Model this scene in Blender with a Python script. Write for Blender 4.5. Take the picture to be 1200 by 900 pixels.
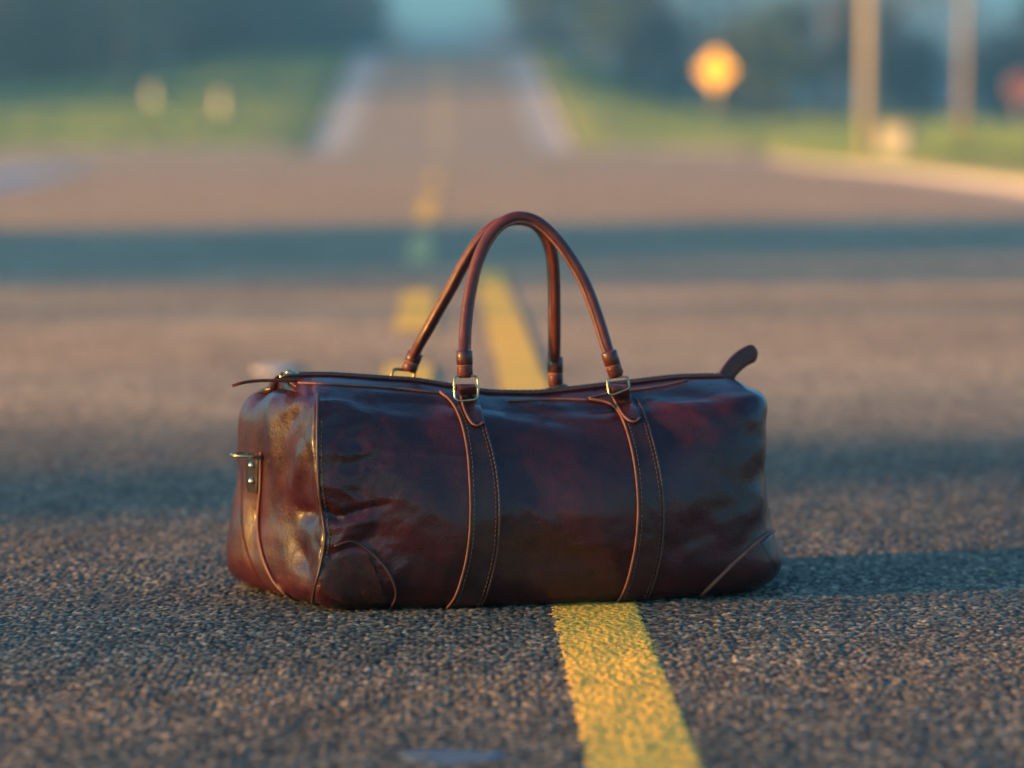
import bpy, bmesh, math, random
import numpy as np
from mathutils import Vector, Matrix, noise
from mathutils.bvhtree import BVHTree
R = math.radians
rnd = random.Random(7)
for o in list(bpy.data.objects): bpy.data.objects.remove(o)
SC = bpy.context.scene
COL = SC.collection

# ------------------------------------------------------------------ camera
F = 100/36*1200                      # focal length in pixels of the 1200 px wide photograph
PITCH = math.atan(298/F); YAW = math.atan(81/F); CAMZ = 0.518
cam_d = bpy.data.cameras.new('camera'); cam = bpy.data.objects.new('camera', cam_d); COL.objects.link(cam)
cam.location = (0, 0, CAMZ); cam.rotation_euler = (math.pi/2 - PITCH, 0, -YAW)
cam_d.lens = 100; cam_d.sensor_width = 36; cam_d.clip_start = 0.05; cam_d.clip_end = 5000
cam_d.dof.use_dof = True; cam_d.dof.focus_distance = 3.03; cam_d.dof.aperture_fstop = 100/36.0
SC.camera = cam
MW = Matrix.Translation(cam.location) @ cam.rotation_euler.to_matrix().to_4x4()
def ray(u, v):                       # world ray through a photo pixel
    d = MW.to_3x3() @ Vector(((u-600)/F, (450-v)/F, -1.0))
    return MW.translation.copy(), d.normalized()

# ------------------------------------------------------------------ light
SUN_EL, SUN_TRAVEL = 9.0, 14.0       # elevation; direction the light travels, degrees from +X towards +Y
SC.world = bpy.data.worlds.new('World'); SC.world.use_nodes = True
nt = SC.world.node_tree; bg = nt.nodes['Background']
sky = nt.nodes.new('ShaderNodeTexSky'); sky.sky_type = 'NISHITA'; sky.sun_disc = False
sky.sun_elevation = R(SUN_EL); sky.sun_rotation = R(SUN_TRAVEL + 180 + 0)   # set below
sky.sun_rotation = R(-(90 + SUN_TRAVEL)); sky.air_density = 1.0; sky.dust_density = 0.6; sky.ozone_density = 5.0
tint = nt.nodes.new('ShaderNodeMix'); tint.data_type = 'RGBA'; tint.blend_type = 'MULTIPLY'; tint.inputs[0].default_value = 1; tint.inputs[7].default_value = (.82, 1.0, .89, 1)
nt.links.new(sky.outputs[0], tint.inputs[6]); nt.links.new(tint.outputs[2], bg.inputs[0]); bg.inputs[1].default_value = 0.092
sd = bpy.data.lights.new('sun', 'SUN'); sun = bpy.data.objects.new('sun', sd); COL.objects.link(sun)
sd.energy = 5.0; sd.angle = R(0.5); sd.color = (1.0, 0.445, 0.055)
tr = Vector((math.cos(R(SUN_TRAVEL))*math.cos(R(SUN_EL)), math.sin(R(SUN_TRAVEL))*math.cos(R(SUN_EL)), -math.sin(R(SUN_EL))))
sun.rotation_euler = tr.to_track_quat('-Z', 'Y').to_euler(); sun.location = (-20, -5, 10)
SC.view_settings.view_transform = 'Standard'; SC.view_settings.look = 'None'
SC.view_settings.exposure = 2.38; SC.view_settings.gamma = 1.0

HAZE = .0027                         # density of the air

# ------------------------------------------------------------------ helpers
def tag(o, label=None, cat=None, group=None, kind=None):
    if label: o['label'] = label
    if cat: o['category'] = cat
    if group: o['group'] = group
    if kind: o['kind'] = kind
    return o
def empty(name, loc, rz=0):
    o = bpy.data.objects.new(name, None); COL.objects.link(o)
    o.location = loc; o.rotation_euler = (0, 0, rz); o.empty_display_size = .1; return o
def link(name, me, mat=None, parent=None, smooth=True):
    o = bpy.data.objects.new(name, me); COL.objects.link(o)
    if mat: me.materials.append(mat)
    if smooth: me.shade_smooth()
    if parent: o.parent = parent
    return o
class MB:                            # collects shapes into one mesh
    def __init__(s): s.v = []; s.f = []
    def add(s, vs, fs):
        n = len(s.v); s.v += [tuple(p) for p in vs]; s.f += [tuple(i+n for i in f) for f in fs]
    def box(s, c, d, rz=0, taper=1.0):
        m = Matrix.Rotation(rz, 3, 'Z'); P = []
        for z in (-1, 1):
            k = taper if z > 0 else 1
            for x, y in ((-1,-1),(1,-1),(1,1),(-1,1)):
                P.append(Vector(c) + m @ Vector((x*d[0]/2*k, y*d[1]/2*k, z*d[2]/2)))
        s.add(P, [(3,2,1,0),(4,5,6,7),(0,1,5,4),(1,2,6,5),(2,3,7,6),(3,0,4,7)])
    def tube(s, pts, r, n=8, cap=True, closed=False, prof=None, up=Vector((0,0,1))):
        pts = [Vector(p) for p in pts]; N = len(pts)
        rr = r if hasattr(r, '__len__') else [r]*N
        V = []; prev = None
        for i in range(N):
            a = pts[(i-1) % N] if (closed or i > 0) else pts[i]
            b = pts[(i+1) % N] if (closed or i < N-1) else pts[i]
            t = (b-a).normalized()
            if prev is None:
                q = up if abs(t.dot(up)) < .95 else Vector((1,0,0))
                prev = (q - t*q.dot(t)).normalized()
            else: prev = (prev - t*prev.dot(t)).normalized()
            w = t.cross(prev)
            for k in range(n):
                if prof: px, py = prof[k]
                else: px, py = math.cos(2*math.pi*k/n), math.sin(2*math.pi*k/n)
                V.append(pts[i] + prev*px*rr[i] + w*py*rr[i])
        Fs = []
        for i in range(N if closed else N-1):
            for k in range(n):
                j = (i+1) % N
                Fs.append((i*n+k, i*n+(k+1)%n, j*n+(k+1)%n, j*n+k))
        if cap and not closed:
            Fs.append(tuple(range(n-1, -1, -1))); Fs.append(tuple((N-1)*n+k for k in range(n)))
        s.add(V, Fs)
    def sphere(s, c, r, nu=10, nv=6):
        rx = r if hasattr(r, '__len__') else (r, r, r); V = []; Fs = []
        for i in range(nv+1):
            th = math.pi*i/nv
            for k in range(nu):
                ph = 2*math.pi*k/nu
                V.append((c[0]+rx[0]*math.sin(th)*math.cos(ph), c[1]+rx[1]*math.sin(th)*math.sin(ph), c[2]-rx[2]*math.cos(th)))
        for i in range(nv):
            for k in range(nu): Fs.append((i*nu+k, i*nu+(k+1)%nu, (i+1)*nu+(k+1)%nu, (i+1)*nu+k))
        s.add(V, Fs)
    def grid(s, rows):
        n = len(rows[0]); V = [p for r_ in rows for p in r_]; Fs = []
        for i in range(len(rows)-1):
            for k in range(n-1): Fs.append((i*n+k, i*n+k+1, (i+1)*n+k+1, (i+1)*n+k))
        s.add(V, Fs)
    def build(s, name, mat=None, parent=None, smooth=True):
        me = bpy.data.meshes.new(name); me.from_pydata(s.v, [], s.f); me.update()
        return link(name, me, mat, parent, smooth)
def grid_mesh(name, X, Y, Z, attrs=None):   # numpy grid -> mesh
    nr, nc = X.shape
    co = np.stack([X, Y, Z], -1).reshape(-1, 3).astype(np.float32)
    idx = np.arange(nr*nc).reshape(nr, nc)
    q = np.stack([idx[:-1,:-1], idx[:-1,1:], idx[1:,1:], idx[1:,:-1]], -1).reshape(-1)
    me = bpy.data.meshes.new(name); nf = len(q)//4
    me.vertices.add(len(co)); me.vertices.foreach_set('co', co.ravel())
    me.loops.add(nf*4); me.loops.foreach_set('vertex_index', q.astype(np.int32))
    me.polygons.add(nf); me.polygons.foreach_set('loop_start', np.arange(0, nf*4, 4, dtype=np.int32))
    me.polygons.foreach_set('loop_total', np.full(nf, 4, np.int32))
    for k, a in (attrs or {}).items():
        at = me.attributes.new(k, 'FLOAT', 'POINT'); at.data.foreach_set('value', a.astype(np.float32).ravel())
    me.update(calc_edges=True); me.validate(); return me
def catmull(P, n, closed=False):
    P = [Vector(p) for p in P]; N = len(P); out = []
    segs = N if closed else N-1
    for i in range(segs):
        p1, p2 = P[i], P[(i+1) % N]
        p0 = P[(i-1) % N] if (closed or i > 0) else p1*2-p2
        p3 = P[(i+2) % N] if (closed or i+2 < N) else p2*2-p1
        for k in range(n):
            t = k/n
            out.append(.5*((2*p1)+(p2-p0)*t+(2*p0-5*p1+4*p2-p3)*t*t+(3*p1-p0-3*p2+p3)*t**3))
    if not closed: out.append(P[-1])
    return out
def sst(a, b, x):
    t = np.clip((np.asarray(x, float)-a)/(b-a), 0, 1); return t*t*(3-2*t)

# ------------------------------------------------------------------ materials
def new_mat(name):
    m = bpy.data.materials.new(name); m.use_nodes = True
    return m, m.node_tree, m.node_tree.nodes['Principled BSDF']
def N(nt, t, **kw):
    n = nt.nodes.new(t)
    for k, v in kw.items():
        if k in n.inputs: n.inputs[k].default_value = v
        else: setattr(n, k, v)
    return n
def ramp(nt, src, stops, interp='LINEAR'):
    r_ = nt.nodes.new('ShaderNodeValToRGB'); r_.color_ramp.interpolation = interp
    el = r_.color_ramp.elements
    while len(el) < len(stops): el.new(.5)
    for e, (p, c) in zip(el, stops): e.position = p; e.color = (*c, 1) if len(c) == 3 else c
    nt.links.new(src, r_.inputs[0]); return r_.outputs[0]
def mixc(nt, fac, a, b, mode='MIX'):
    m = nt.nodes.new('ShaderNodeMix'); m.data_type = 'RGBA'; m.blend_type = mode
    for k, v in ((0, fac), (6, a), (7, b)):
        if hasattr(v, 'is_linked') or isinstance(v, bpy.types.NodeSocket): nt.links.new(v, m.inputs[k])
        else: m.inputs[k].default_value = v if k == 0 else (*v, 1)
    return m.outputs[2]
def mathn(nt, op, a, b=None):
    m = nt.nodes.new('ShaderNodeMath'); m.operation = op
    for k, v in ((0, a), (1, b)):
        if v is None: continue
        if isinstance(v, bpy.types.NodeSocket): nt.links.new(v, m.inputs[k])
        else: m.inputs[k].default_value = v
    return m.outputs[0]
def tex(nt, kind, scale, detail=3, rough=.5, coord='Object', out=0, **kw):
    tc = nt.nodes.new('ShaderNodeTexCoord'); t = nt.nodes.new(kind)
    t.inputs['Scale'].default_value = scale
    if 'Detail' in t.inputs: t.inputs['Detail'].default_value = detail
    if 'Roughness' in t.inputs: t.inputs['Roughness'].default_value = rough
    for k, v in kw.items(): setattr(t, k, v)
    nt.links.new(tc.outputs[coord], t.inputs['Vector']); return t.outputs[out]
def bump(nt, b, h, strength, dist, prev=None):
    n = N(nt, 'ShaderNodeBump'); n.inputs['Strength'].default_value = strength; n.inputs['Distance'].default_value = dist
    nt.links.new(h, n.inputs['Height'])
    if prev: nt.links.new(prev, n.inputs['Normal'])
    nt.links.new(n.outputs[0], b.inputs['Normal']); return n.outputs[0]

def leather(name, dark, mid, red, rough=.36, grain=.35, coat=.25):
    m, nt, b = new_mat(name)
    n1 = tex(nt, 'ShaderNodeTexNoise', 9, 6, .6); n2 = tex(nt, 'ShaderNodeTexNoise', 46, 5, .62)
    c1 = ramp(nt, n1, [(.26, dark), (.5, mid), (.76, red)])
    c2 = ramp(nt, n2, [(.3, (.62,.60,.60)), (.7, (1.25,1.2,1.15))])
    c = mixc(nt, 1.0, c1, c2, 'MULTIPLY'); nt.links.new(c, b.inputs['Base Color'])
    rr = ramp(nt, n2, [(.3, (rough-.07,)*3), (.72, (rough+.12,)*3)]); nt.links.new(rr, b.inputs['Roughness'])
    b.inputs['Specular IOR Level'].default_value = .32; b.inputs['Coat Weight'].default_value = coat; b.inputs['Coat Roughness'].default_value = .17
    v = tex(nt, 'ShaderNodeTexVoronoi', 420, out='Distance', feature='SMOOTH_F1'); w = tex(nt, 'ShaderNodeTexNoise', 120, 8, .68)
    cr = tex(nt, 'ShaderNodeTexNoise', 26, 6, .66)
    x = bump(nt, b, v, grain, .0006); x = bump(nt, b, w, .55, .0011, x); bump(nt, b, cr, .20, .0035, x)
    return m
M_LEATHER = leather('leather_body', (.018,.0030,.0044), (.035,.0048,.0060), (.082,.0090,.0090), .32, .60, .35)
M_STRAP = leather('leather_strap', (.022,.007,.007), (.042,.012,.010), (.075,.018,.011), .38)
M_HANDLE = leather('leather_handle', (.056,.012,.0105), (.10,.021,.016), (.14,.030,.019), .42, .2, .2)
M_TAB = leather('leather_tab', (.040,.010,.009), (.075,.018,.013), (.11,.026,.016), .36, .2, .3)
def simple(name, col, rough=.5, metal=0, var=.15, scale=30, bumpd=0):
    m, nt, b = new_mat(name); n1 = tex(nt, 'ShaderNodeTexNoise', scale, 5, .6)
    lo = tuple(c*(1-var) for c in col); hi = tuple(min(1, c*(1+var)) for c in col)
    nt.links.new(ramp(nt, n1, [(.3, lo), (.7, hi)]), b.inputs['Base Color'])
    b.inputs['Roughness'].default_value = rough; b.inputs['Metallic'].default_value = metal
    if bumpd: bump(nt, b, n1, .6, bumpd)
    return m
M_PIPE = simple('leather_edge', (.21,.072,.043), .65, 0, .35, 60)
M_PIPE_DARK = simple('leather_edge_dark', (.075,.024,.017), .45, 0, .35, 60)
M_BRASS = simple('brass', (.56,.43,.23), .24, 1, .25, 90)
M_BRASS_OLD = simple('brass_aged', (.30,.22,.12), .35, 1, .4, 90)
M_STUD = simple('stud_metal', (.80,.72,.55), .18, 1, .1, 90)
M_ZIP = simple('zip_tape', (.022,.016,.016), .75, 0, .3, 200)
M_TEETH = simple('zip_teeth', (.16,.12,.07), .35, 1, .3, 200)
M_CONC = simple('concrete', (.37,.34,.32), .85, 0, .2, 3, .01)
M_PALE = simple('concrete_pale', (.50,.44,.37), .85, 0, .15, 3, .01)
M_WOODPOLE = simple('pole_concrete', (.36,.33,.30), .8, 0, .2, 2, .01)
M_POLE2 = simple('pole_weathered', (.25,.21,.18), .85, 0, .25, 3, .01)
M_STEEL = simple('galvanised_steel', (.42,.43,.44), .45, .6, .15, 8)
M_SIGN = simple('sign_yellow', (.92,.53,.002), .4, 0, .03, 3)
M_BLACK = simple('sign_black', (.02,.02,.02), .5, 0, .1, 3)
M_RED = simple('sign_red', (.24,.07,.06), .45, 0, .1, 3)
M_WHITE = simple('painted_white', (.72,.68,.62), .55, 0, .08, 6)
M_BARK = simple('bark', (.15,.105,.075), .9, 0, .4, 5, .03)
M_BARKD = simple('bark_dark', (.075,.060,.050), .9, 0, .4, 5, .03)
def leafmat(name, a, b_, c):
    m, nt, b = new_mat(name); g = N(nt, 'ShaderNodeNewGeometry'); n1 = tex(nt, 'ShaderNodeTexNoise', .7, 3)
    k = mathn(nt, 'ADD', mathn(nt, 'MULTIPLY', g.outputs['Random Per Island'], .6), mathn(nt, 'MULTIPLY', n1, .4))
    nt.links.new(ramp(nt, k, [(.2, a), (.5, b_), (.8, c)]), b.inputs['Base Color'])
    b.inputs['Roughness'].default_value = .6; b.inputs['Transmission Weight'].default_value = 0
    return m
M_LEAFD = leafmat('leaf_evergreen', (.012,.032,.032), (.022,.050,.044), (.038,.068,.048))
M_LEAFB = leafmat('leaf_brown', (.060,.055,.048), (.095,.080,.065), (.13,.105,.08))
M_BLADE = leafmat('grass_blade', (.09,.21,.045), (.16,.27,.060), (.27,.31,.09))
M_HILL = simple('far_wood', (.05,.075,.06), .9, 0, .35, .05)
M_LEAFG = leafmat('leaf_green', (.020,.050,.034), (.034,.075,.044), (.060,.10,.05))

# asphalt: stone colour comes from the stones themselves near by, from cells further off
def asphalt():
    m, nt, b = new_mat('asphalt')
    at = N(nt, 'ShaderNodeAttribute', attribute_name='stone'); fa = N(nt, 'ShaderNodeAttribute', attribute_name='fine')
    cell = tex(nt, 'ShaderNodeTexVoronoi', 95, out='Color'); sep = nt.nodes.new('ShaderNodeSeparateColor'); nt.links.new(cell, sep.inputs[0])
    mx = nt.nodes.new('ShaderNodeMix'); nt.links.new(fa.outputs['Fac'], mx.inputs[0])
    nt.links.new(sep.outputs[0], mx.inputs[2]); nt.links.new(at.outputs['Fac'], mx.inputs[3])
    c = ramp(nt, mx.outputs[0], [(0, (.034,.031,.026)), (.12, (.046,.042,.034)), (.35, (.108,.094,.071)), (.6, (.18,.147,.102)), (.85, (.28,.21,.138)), (1, (.54,.40,.26))])
    big = tex(nt, 'ShaderNodeTexNoise', .9, 5, .6); mid = tex(nt, 'ShaderNodeTexNoise', 7, 4, .6)
    c = mixc(nt, 1.0, c, ramp(nt, big, [(.3, (.78,.78,.80)), (.7, (1.18,1.16,1.12))]), 'MULTIPLY')
    c = mixc(nt, 1.0, c, ramp(nt, mid, [(.3, (.82,.82,.83)), (.7, (1.15,1.14,1.12))]), 'MULTIPLY')
    nt.links.new(c, b.inputs['Base Color']); b.inputs['Roughness'].default_value = .78; b.inputs['Specular IOR Level'].default_value = .2
    d = tex(nt, 'ShaderNodeTexVoronoi', 110, out='Distance'); f_ = tex(nt, 'ShaderNodeTexNoise', 700, 3, .6)
    inv = mathn(nt, 'SUBTRACT', 1.0, fa.outputs['Fac']); h = mathn(nt, 'MULTIPLY', d, mathn(nt, 'MULTIPLY', inv, -1.0))
    x = bump(nt, b, h, .8, .006); bump(nt, b, f_, .35, .0006, x)
    return m
M_ASPH = asphalt()
def paint(name, col, worn):
    m, nt, b = new_mat(name)
    n1 = tex(nt, 'ShaderNodeTexNoise', 60, 8, .7); n2 = tex(nt, 'ShaderNodeTexNoise', 9, 4, .6); n3 = tex(nt, 'ShaderNodeTexNoise', 260, 4, .6)
    c = mixc(nt, ramp(nt, n2, [(.3, (0,)*3), (.7, (1,)*3)]), col, tuple(x*.82 for x in col))
    c = mixc(nt, ramp(nt, n1, [(.60, (0,)*3), (.74, (.75,)*3)]), c, worn)
    nt.links.new(c, b.inputs['Base Color']); b.inputs['Roughness'].default_value = .7; b.inputs['Specular IOR Level'].default_value = .25
    vd = tex(nt, 'ShaderNodeTexVoronoi', 110, out='Distance'); x = bump(nt, b, mathn(nt, 'MULTIPLY', vd, -1.0), .35, .005); bump(nt, b, n3, .4, .0008, x); return m
M_YEL = paint('paint_yellow', (.92,.53,.075), (.50,.34,.14))
M_YEL_SHADE = paint('paint_yellow_shade', (.80,.52,.20), (.40,.30,.17))  # same yellow made paler for the shaded dash: shade put into the colour
M_FADED = paint('paint_faded', (.70,.46,.15), (.3,.22,.13))
M_WHT = paint('paint_white', (.66,.62,.56), (.36,.33,.30))
def grassmat():
    m, nt, b = new_mat('grass_ground')
    n1 = tex(nt, 'ShaderNodeTexNoise', .12, 6, .65); n2 = tex(nt, 'ShaderNodeTexNoise', 3, 8, .7)
    c = ramp(nt, n1, [(.3, (.12,.19,.045)), (.5, (.19,.24,.06)), (.72, (.28,.27,.09))])
    c = mixc(nt, 1.0, c, ramp(nt, n2, [(.3, (.6,.62,.6)), (.7, (1.35,1.3,1.2))]), 'MULTIPLY')
    nt.links.new(c, b.inputs['Base Color']); b.inputs['Roughness'].default_value = .9
    bump(nt, b, n2, 1, .15); return m
M_GRASS = grassmat()

# ------------------------------------------------------------------ terrain and road
def zc(y):                           # long profile of the road: level, a shallow dip, then the hill
    y = np.asarray(y, float)
    return np.interp(y, [-50, 25, 40, 60, 85, 100, 112, 130, 165, 230, 300, 420, 900], [0, 0, -.09, -.25, -.42, -.42, .25, 1.9, 5.15, 5.2, 2.0, 1, 1])
def zs(y):
    y = np.asarray(y, float); return (zc(y-3)+zc(y-1.5)+2*zc(y)+zc(y+1.5)+zc(y+3))/6
def EL(y): return np.interp(y, [-50, 24, 52, 62, 63, 103, 103.1, 900], [-4.1, -4.1, -6.6, -7.6, -60, -60, -4.95, -4.95])
def ER(y): return np.interp(y, [-50, 20, 103, 104, 900], [4.5, 4.6, 11.6, 4.95, 4.95])
def verge(x, y):
    x = np.asarray(x, float); y = np.asarray(y, float); z = zs(y)
    r_ = sst(5, 15, x); l_ = sst(5, 26, -x)
    zr = np.where(z > 0, z*.30, 0.0); zl = np.where(z > 0, z*.62, 0.0)
    return z*(1-r_)*(1-l_) + r_*zr + l_*zl

CELL = .0069
rs = np.random.RandomState(3); TB = rs.rand(6, 512, 512)
def stones(X, Y):
    cx = np.floor(X/CELL).astype(int); cy = np.floor(Y/CELL).astype(int)
    H = np.zeros(X.shape); S = np.zeros(X.shape)
    for dx in (-1, 0, 1):
        for dy in (-1, 0, 1):
            ix = (cx+dx) % 512; iy = (cy+dy) % 512
            px = (cx+dx+.15+.7*TB[0][ix, iy])*CELL; py = (cy+dy+.15+.7*TB[1][ix, iy])*CELL
            r_ = CELL*(.42+.34*TB[2][ix, iy]); hi = .0005+.0014*TB[3][ix, iy]**1.4; st = .62+.76*TB[5][ix, iy]; ang = TB[0][iy, ix]*3.14; ca, sa = np.cos(ang), np.sin(ang)
            ux, uy = (X-px)*ca+(Y-py)*sa, (Y-py)*ca-(X-px)*sa
            q = np.maximum(np.abs(ux)*st, np.abs(uy)/st)*.55+np.sqrt((ux*st)**2+(uy/st)**2)*.5
            h = hi*np.clip((1-q/r_)*2.2, 0, 1)*(1+.35*(TB[1][iy, ix]-.5)*ux/r_*2); k = h > H
            S = np.where(k, .15+.85*TB[4][ix, iy], S); H = np.maximum(H, h)
    S = np.where(H < .0002, 0, S)
    return H, S
ys = [2.0]
while ys[-1] < 5.6: ys.append(ys[-1]*1.00112)
fine_rows = np.array(ys)
back = np.array([-12, -6, -2, 0, 1, 1.6, 1.9]); far = [ys[-1]*1.01]
while far[-1] < 101: far.append(far[-1]*1.035)
rows = np.concatenate([back, fine_rows, np.array(far), [103.0]])
def columns(y, n=800):
    yy = np.clip(y, 2.0, 14); s = np.linspace(-1, 1, n)[None, :]
    return math.tan(YAW)*yy[:, None] + s*(.220*yy[:, None]+.06)
Xm = columns(rows); NC = Xm.shape[1]
el = np.where(rows < 62.5, EL(np.minimum(rows, 62)), -7.6)[:, None]; er = ER(np.minimum(rows, 103))[:, None]
fr = np.linspace(0, 1, 13)[None, :-1]
X = np.concatenate([el+(Xm[:, :1]-el)*fr, Xm, er+(Xm[:, -1:]-er)*fr[:, ::-1]], 1)
Y = np.repeat(rows[:, None], X.shape[1], 1)
fine = np.zeros(X.shape); nb = len(back); nf_ = len(fine_rows)
ramp_in = np.clip(np.minimum(np.arange(nf_)/6, (nf_-1-np.arange(nf_))/200), 0, 1)
fine[nb:nb+nf_, 12:12+NC] = ramp_in[:, None]*np.clip(np.minimum(np.arange(NC), np.arange(NC)[::-1])/45, 0, 1)[None, :]
H = np.zeros(X.shape); S = np.zeros(X.shape)
H[nb:nb+nf_, 12:12+NC], S[nb:nb+nf_, 12:12+NC] = stones(X[nb:nb+nf_, 12:12+NC], Y[nb:nb+nf_, 12:12+NC])
wv = .0007*np.sin(X*31+2*np.sin(Y*17))*np.sin(Y*23+1.5*np.sin(X*13))+.0005*np.sin(X*83+Y*47)*np.sin(Y*71-X*29)
Z = zs(Y) + (H+wv)*fine - .0012*fine
road = link('road', grid_mesh('road', X, Y, Z, {'stone': S, 'fine': fine}), M_ASPH)
tag(road, 'grey brown asphalt road with coarse stone grain running away to the hill', kind='structure')

# hill road beyond the junction, and the side street
yh = np.concatenate([np.linspace(103.02, 300, 90), np.linspace(305, 700, 40)]); xh = np.linspace(-3.9, 3.9, 9)
def sheet(name, xs, ys_, mat, dz=0, attrs=True, zf=None):
    Xg, Yg = np.meshgrid(xs, ys_); zg = (zs(Yg) if zf is None else zf(Xg, Yg))+dz
    return link(name, grid_mesh(name, Xg, Yg, zg, {'fine': np.zeros(Xg.shape), 'stone': np.zeros(Xg.shape)}), mat)
tag(sheet('road', xh, yh, M_ASPH), 'two lane asphalt road climbing the hill beyond the junction', kind='structure')
tag(sheet('side_road', np.linspace(-60, -7.62, 12), np.linspace(63, 103, 14), M_ASPH), 'asphalt side street leaving the junction to the left', kind='structure')
# pale concrete gutters of the hill road
for sx in (-1, 1):
    g = MB(); rows_ = []
    for y in yh:
        z = float(zs(y)); e = sx*3.9
        rows_.append([Vector((e, y, z+.004)), Vector((e+sx*.72, y, z-.015)), Vector((e+sx*.78, y, z+.03)), Vector((e+sx*1.0, y, z+.04)), Vector((e+sx*1.25, y, z-.3))])
    if sx < 0: rows_ = [r_[::-1] for r_ in rows_]
    g.grid(rows_); tag(g.build('gutter', M_PALE, smooth=False), ('left' if sx < 0 else 'right')+' pale concrete gutter and kerb of the hill road', kind='structure')
def kerb(pts, side, label, back_=.22, hk=1.0):          # kerb with a concrete gutter pan; side = +1: verge on the right of the run
    g = MB(); rows_ = []
    P = catmull([(p[0], p[1], 0) for p in pts], 8)
    for i, p in enumerate(P):
        a = P[max(i-1, 0)]; b = P[min(i+1, len(P)-1)]; t = (b-a).normalized(); n = Vector((t.y, -t.x, 0))*side
        z = float(zs(p.y))
        rows_.append([p+n*o+Vector((0, 0, z+h)) for o, h in ((-.42, .005), (.02, .004), (.05, .12*hk), (.07, .14*hk), (back_, .14*hk+.005), (back_+.02, -.3))])
    if side < 0: rows_ = [r_[::-1] for r_ in rows_]
    g.grid(rows_); return tag(g.build('kerb', M_CONC, smooth=False), label, kind='structure')
kerb([(float(ER(y)), y) for y in (-12, 0, 12, 22, 40, 60, 80, 100)], 1, 'pale concrete kerb curving along the right edge of the road', .5, .6)
kerb([(float(EL(y)), y) for y in (-12, 0, 12, 24, 36, 48, 56)]+[(-8.6, 60.5), (-12, 62.5), (-30, 62.8), (-58, 62.8)], -1, 'pale concrete kerb and footway rounding the left corner into the side street', 1.5, .25)
kerb([(-58, 103.1), (-40, 103.1), (-20, 103.1), (-5.5, 103.1)], -1, 'low concrete kerb on the far side of the side street')
kerb([(5.5, 103.1), (8, 103.1), (11, 102.5)], -1, 'short low kerb right of the hill road')

# grass ground, one sheet to the horizon
gy = np.concatenate([[-60, -30], np.linspace(-14, 62, 40), [62.6, 63.2], np.linspace(64, 102.6, 20), [103.3], np.linspace(104, 300, 80), np.linspace(310, 760, 24)])
L_, R_ = (EL(gy)-.22)[:, None], (ER(gy)+.22)[:, None]
lo = np.array([0, .004, .012, .03, .06, .1, .16, .25, .4, .65, 1])[None, :]
X = np.concatenate([L_-420*lo[:, ::-1], L_+.05, L_+.5, (L_+R_)/2, R_-.5, R_-.05, R_+420*lo], 1)
Y = np.repeat(gy[:, None], X.shape[1], 1); Z = verge(X, Y)+np.where((X < 0), .012, .12)
n0 = lo.shape[1]; Z[:, n0:n0+5] = zs(Y[:, n0:n0+5])-.35
Z += .08*np.sin(X*.35+Y*.21)*(np.abs(X) > 16)
tag(link('ground', grid_mesh('ground', X, Y, Z), M_GRASS), 'grassy ground on both sides of the road', kind='structure')

# painted markings: parts of the road
def line_strip(name, x0, x1, y0, y1, mat, label=None, wear=.5, seed=0):
    if y0 < 5.6:
        yy = np.concatenate([fine_rows[(fine_rows > y0) & (fine_rows < min(y1, 5.6))][::1], np.geomspace(5.62, y1, 30) if y1 > 5.7 else []])
        nx = 64
    else: yy = np.linspace(y0, y1, 16); nx = 8
    rr = np.random.RandomState(seed+5); Xg, Yg = np.meshgrid(np.linspace(0, 1, nx), yy)
    k = rr.rand(4, 40)
    ed = lambda ph: .0018*np.sin(Yg*190+ph)+.0015*np.sin(Yg*437+2*ph)+.0012*np.sin(Yg*71+3*ph)
    Xw = (x0+ed(1.3+seed))*(1-Xg)+(x1+ed(4.1+seed))*Xg
    Zg = zs(Yg)+.004
    if y0 < 5.6:
        Hs, Ss = stones(Xw, Yg); f = np.clip((5.6-Yg)/.6, 0, 1)
        edge = np.minimum(Xg, 1-Xg)*(x1-x0)
        wn = np.sin(Xw*310+1.7*np.sin(Yg*130))*np.sin(Yg*260+1.3*np.sin(Xw*210))
        cover = .0011 - .0011*np.exp(-edge/.0035) - .0006*(wn > .62)
        wv_ = .0007*np.sin(Xw*31+2*np.sin(Yg*17))*np.sin(Yg*23+1.5*np.sin(Xw*13))+.0005*np.sin(Xw*83+Yg*47)*np.sin(Yg*71-Xw*29)
        Zg = Zg*(1-f) + f*(Hs*.55 + wv_ - .0012 + cover + zs(Yg))
    o = link(name, grid_mesh(name, Xw, Yg, Zg), mat, road)
    if label: o['label'] = label
    return o
line_strip('centre_line', .116, .213, 2.0, 10.4, M_YEL, 'solid yellow centre line passing under the bag')
for i, (a, b) in enumerate([(4.7, 6.25), (7.3, 9.1), (11.0, 14.2), (16.2, 22), (27, 40), (52, 66), (78, 92)]):
    line_strip('dash', -.150+(.022 if i < 2 else 0), -.045+(.022 if i < 2 else 0), a, b, M_YEL_SHADE if i == 2 else M_YEL if i < 5 else M_FADED, seed=i+1)
hl = sheet('centre_line', np.linspace(-.22, .16, 3), np.linspace(104, 300, 60), M_FADED, .006); hl.parent = road; hl['label'] = 'faded yellow line up the hill road'
for sx in (-1, 1):
    o = sheet('edge_line', np.linspace(sx*3.62-.13, sx*3.62+.13, 3), np.linspace(104, 300, 60), M_WHT, .006); o.parent = road
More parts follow.
